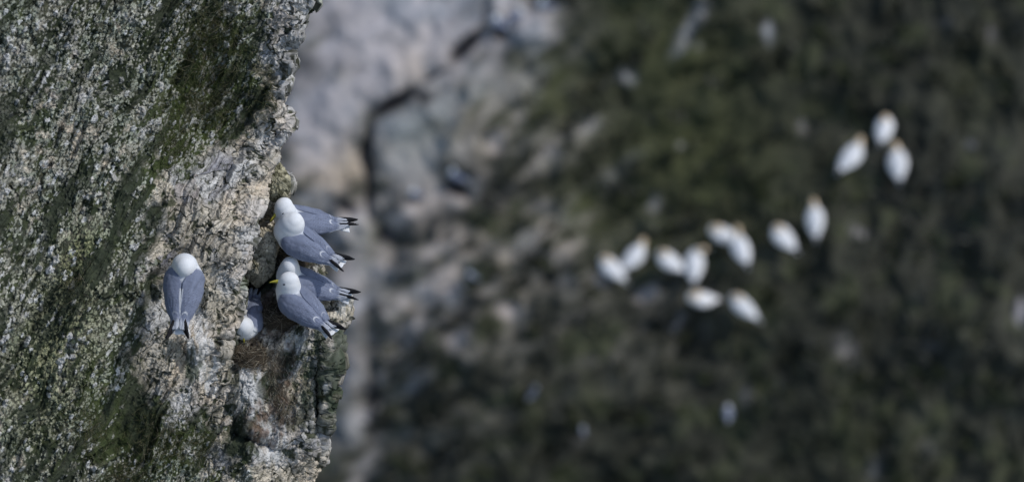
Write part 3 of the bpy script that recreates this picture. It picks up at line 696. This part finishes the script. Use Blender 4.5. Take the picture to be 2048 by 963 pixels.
C = mixc(C, [0.22, 0.245, 0.205], gn * pm * 0.8)
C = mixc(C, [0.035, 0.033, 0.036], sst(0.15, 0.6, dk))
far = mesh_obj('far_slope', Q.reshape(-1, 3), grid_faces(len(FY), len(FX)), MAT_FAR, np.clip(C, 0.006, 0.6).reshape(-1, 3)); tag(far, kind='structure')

# tufts and loose rocks that break up the far slope
def far_tufts(n, seed):
    rg = np.random.default_rng(seed); V = []; F = []; C = []
    for i in range(n):
        x = rg.uniform(760, 2150); y = rg.uniform(-80, 1040)
        if spots(CH, np.array(x), np.array(y)) > 0.35: continue
        p = P(x, y, far_w(np.array(x), np.array(y)))
        gcol = np.array([(0.045, 0.055, 0.022), (0.07, 0.075, 0.045), (0.035, 0.04, 0.025), (0.085, 0.085, 0.07), (0.06, 0.06, 0.04)][rg.integers(5)])
        for k in range(10):
            d = UP * rg.uniform(0.1, 1) - FWD * rg.uniform(0.2, 0.9) + RIGHT * rg.normal() * 0.55; d /= np.linalg.norm(d)
            s = np.cross(d, rg.normal(size=3)); s /= np.linalg.norm(s); L = rg.uniform(0.10, 0.30); ww = 0.022; q = p + rg.normal(size=3) * 0.05
            k0 = len(V); V += [q - s * ww, q + s * ww, q + d * L * 0.6 + s * ww * 0.7, q + d * L, q + d * L * 0.6 - s * ww * 0.7]; F.append((k0, k0 + 1, k0 + 2, k0 + 3, k0 + 4)); C += [gcol] * 5
    return np.array(V), F, np.array(C)
V, F, C = far_tufts(600, 31)
tag(mesh_obj('clifftop_vegetation', V, F, MAT_STRAW, C, smooth=False), 'dark tufts of plants covering the slope behind', 'plants', kind='stuff')

# ------------------------------------------------------------------ gannets on the far slope
GB = [(-0.34, 0.13, 0.020, 0.012), (-0.28, 0.14, 0.05, 0.035), (-0.18, 0.155, 0.095, 0.075), (-0.05, 0.17, 0.125, 0.105), (0.07, 0.19, 0.125, 0.11), (0.16, 0.215, 0.095, 0.09), (0.22, 0.235, 0.05, 0.055), (0.235, 0.24, 0.02, 0.02)]
def make_gannet(neck='up'):
    root = bpy.data.objects.new('gannet', None); COL.objects.link(root)
    H = {'up': Vector((0.24, 0, 0.42)), 'low': Vector((0.30, 0.02, 0.33)), 'tuck': Vector((0.10, 0.02, 0.33)), 'side': Vector((0.18, -0.13, 0.36))}[neck]
    f = {'up': Vector((0.9, 0, -0.15)), 'low': Vector((0.9, 0.2, -0.3)), 'tuck': Vector((-0.9, 0.1, -0.3)), 'side': Vector((0.3, -0.9, -0.3))}[neck].normalized()
    nb = Vector((0.17, 0, 0.24)); parts = [loft(GB)]
    for k in range(6):
        t = k / 5; parts.append(ball(tuple(nb.lerp(H, t)), 0.085 * (1 - t) + 0.050 * t, 14))
    parts += [ball(tuple(H), 0.056, 16, sc=(1.15, 0.9, 0.95), dirv=f), ball(tuple(H + f * 0.045), 0.032, 12)]
    V, F = fuse(parts, 0.010, 5)
    d = np.linalg.norm(V - np.array(H), axis=1)
    C = mixc(np.ones((len(V), 3)) * np.array([0.87, 0.87, 0.86]), [0.76, 0.55, 0.30], 0.85 * (1 - sst(0.05, 0.17, d)))
    mesh_obj('body', V, F, MAT_BIRD, C, root)
    g = np.array(GB); xs = np.linspace(0.15, -0.44, 50)
    for sd in (1, -1):
        nt = 16; VV = np.zeros((50, nt, 3)); CC = np.zeros((50, nt, 3))
        ft = np.interp(xs, [-0.44, -0.3, 0.1, 0.15], [24, 2, 8, 50]); fb = np.interp(xs, [-0.44, -0.32, -0.1, 0.1, 0.15], [36, 75, 105, 100, 70])
        for i, xx in enumerate(xs):
            zc = np.interp(xx, g[:, 0], g[:, 1]); ry = max(np.interp(xx, g[:, 0], g[:, 2]), 0.035); rz = max(np.interp(xx, g[:, 0], g[:, 3]), 0.03)
            ph = np.radians(np.linspace(ft[i], fb[i], nt)); VV[i] = np.stack([np.full(nt, xx), sd * (ry + 0.012) * np.sin(ph), zc + (rz + 0.012) * np.cos(ph)], 1)
            CC[i] = np.array([0.87, 0.87, 0.87]) if xx > -0.36 else BLACK * 2
        fc = grid_faces(50, nt); fc = fc if sd > 0 else fc[:, ::-1]
        wo = mesh_obj('wing', VV.reshape(-1, 3), fc, MAT_BIRD, CC.reshape(-1, 3), root); s = wo.modifiers.new('t', 'SOLIDIFY'); s.thickness = 0.012; s.offset = -1
    tv, tf = loft([(-0.46, 0.12, 0.006, 0.004), (-0.38, 0.125, 0.022, 0.008), (-0.26, 0.135, 0.035, 0.015)], 14)
    mesh_obj('tail', np.array(tv), tf, MAT_BIRD, (0.78, 0.79, 0.8), root)
    bv, bf = cone_bill(H + f * 0.062, f, (0, 0, 1), 0.095, 0.018, hook=0.1); mesh_obj('beak', np.array(bv), bf, MAT_BEAK, (0.36, 0.40, 0.44), root)
    sd_ = f.cross(Vector((0, 0, 1))).normalized()
    for s in (1, -1):
        ev, ef = ball(tuple(H + f * 0.04 + sd_ * (s * 0.035) + Vector((0, 0, 0.012))), 0.008, 6); mesh_obj('eye', np.array(ev), ef, MAT_EYE, (0.03, 0.035, 0.04), root)
        lv, lf = cone_bill((0.0, s * 0.05, 0.09), (0.05, 0, -1), (1, 0, 0), 0.11, 0.014, hook=0)
        v2, f2 = cone_bill((-0.01, s * 0.05, 0.006), (1, 0, 0), (0, 0, 1), 0.10, 0.016, hook=0); k0 = len(lv)
        mesh_obj('leg', np.array(list(lv) + list(v2)), list(lf) + [tuple(i + k0 for i in q) for q in f2], MAT_EYE, (0.03, 0.03, 0.03), root)
    return root
def copy_thing(o):
    c = o.copy(); COL.objects.link(c)
    for ch_ in o.children:
        d = ch_.copy(); COL.objects.link(d); d.parent = c
    return c
PROTO = {}
GAN = [  # body centre px, heading (0 = away, up the picture), neck, pitch, label
    (1222, 538, 50, 'tuck', 12, 'leftmost white gannet of the row, body leaning to the left'),
    (1268, 516, -42, 'low', 10, 'white gannet stretching its head up to the right, second from the left of the row'),
    (1338, 524, 62, 'tuck', 10, 'plump white gannet with its head hidden, third from the left of the row'),
    (1389, 530, -4, 'side', 16, 'slim white gannet with yellowish head turned right, above the lower pair'),
    (1447, 472, 80, 'tuck', 8, 'greyish white gannet half hidden behind its neighbour in the middle of the row'),
    (1482, 500, 16, 'up', 6, 'white gannet standing against the half hidden greyish one'),
    (1566, 476, 44, 'tuck', 12, 'large white gannet leaning left, just left of the upright slender one'),
    (1630, 442, 2, 'low', 26, 'slender white gannet standing upright at the right end of the row'),
    (1402, 600, 112, 'tuck', 8, 'left white gannet of the lower pair, tail up to the right'),
    (1485, 614, 52, 'tuck', 12, 'right white gannet of the lower pair, body sloping down to the right'),
    (1702, 316, -40, 'low', 10, 'white gannet with orange head leaning right, left of the top three'),
    (1768, 260, -14, 'tuck', 4, 'bluish white gannet, highest of the top three'),
    (1795, 328, 4, 'low', 24, 'slender white gannet with tan head, right of the top three')]
for i, (x, y, hd, nk, pt, lab) in enumerate(GAN):
    first = nk not in PROTO
    if first: PROTO[nk] = make_gannet(nk); o = PROTO[nk]
    else: o = copy_thing(PROTO[nk])
    tag(o, lab, 'gannet', 'gannets standing on the far slope')
    R = Matrix.Rotation(math.radians(hd + 90), 3, 'Z') @ Matrix.Rotation(math.radians(-pt), 3, 'Y')
    o.rotation_euler = R.to_euler(); sc = 0.76; o.scale = (sc * 0.95 * (1 + 0.06 * math.sin(i * 5.1)), sc * (1.10 + 0.08 * math.sin(i * 3.3)), sc * 1.05)
    bc = R @ (Vector((-0.02, 0, 0.17)) * sc)
    fx_, fy_ = x, y + 0.17 * CT / 0.0066
    wv = float(far_w(np.array(float(fx_)), np.array(float(y + 8))).item()) - 0.22
    o.location = Vector(P(x, y, wv)) - bc

# ------------------------------------------------------------------ small gulls far off on the pale rock and slope
FARG = [(998, 48, 60, 'pale blurred gull on the far rock above a dark hollow, left of its neighbour'), (1032, 32, -60, 'bluish blurred gull on the far rock close to the top edge, by the dark hollow'),
        (1092, 10, 100, 'violet grey blurred gull at the top edge of the picture on the far rock'), (914, 352, 70, 'pinkish white blurred gull over a dark hollow in the middle of the far slope'),
        (832, 386, 80, 'blue grey blurred gull low on the far pale rock, left of the dark hollow'), (945, 550, 60, 'dark bluish blurred gull on the far slope below the pale rock'),
        (1066, 782, -30, 'violet grey blurred gull low on the dark slope'), (1456, 824, 0, 'small blue grey blurred gull alone on the dark slope at the bottom'), (1166, 856, 10, 'faint dark blue gull near the bottom of the dark slope')]
for i, (x, y, hd, lab) in enumerate(FARG):
    o = copy_thing(birdE if i > 4 else birdC if i % 2 else birdB); tag(o, lab, 'gull', 'small gulls blurred on the far slope')
    R = Matrix.Rotation(math.radians(hd + 90), 3, 'Z') @ Matrix.Rotation(math.radians(-8), 3, 'Y'); o.rotation_euler = R.to_euler()
    wv = float(far_w(np.array(float(x)), np.array(float(y))).item()) - 0.06
    o.location = Vector(P(x, y, wv)) - R @ Vector((0, 0, 0.06))
    o.scale = ((0.95, 0.95, 0.85, 0.95, 0.65, 0.6, 0.75, 0.85, 0.45)[i],) * 3
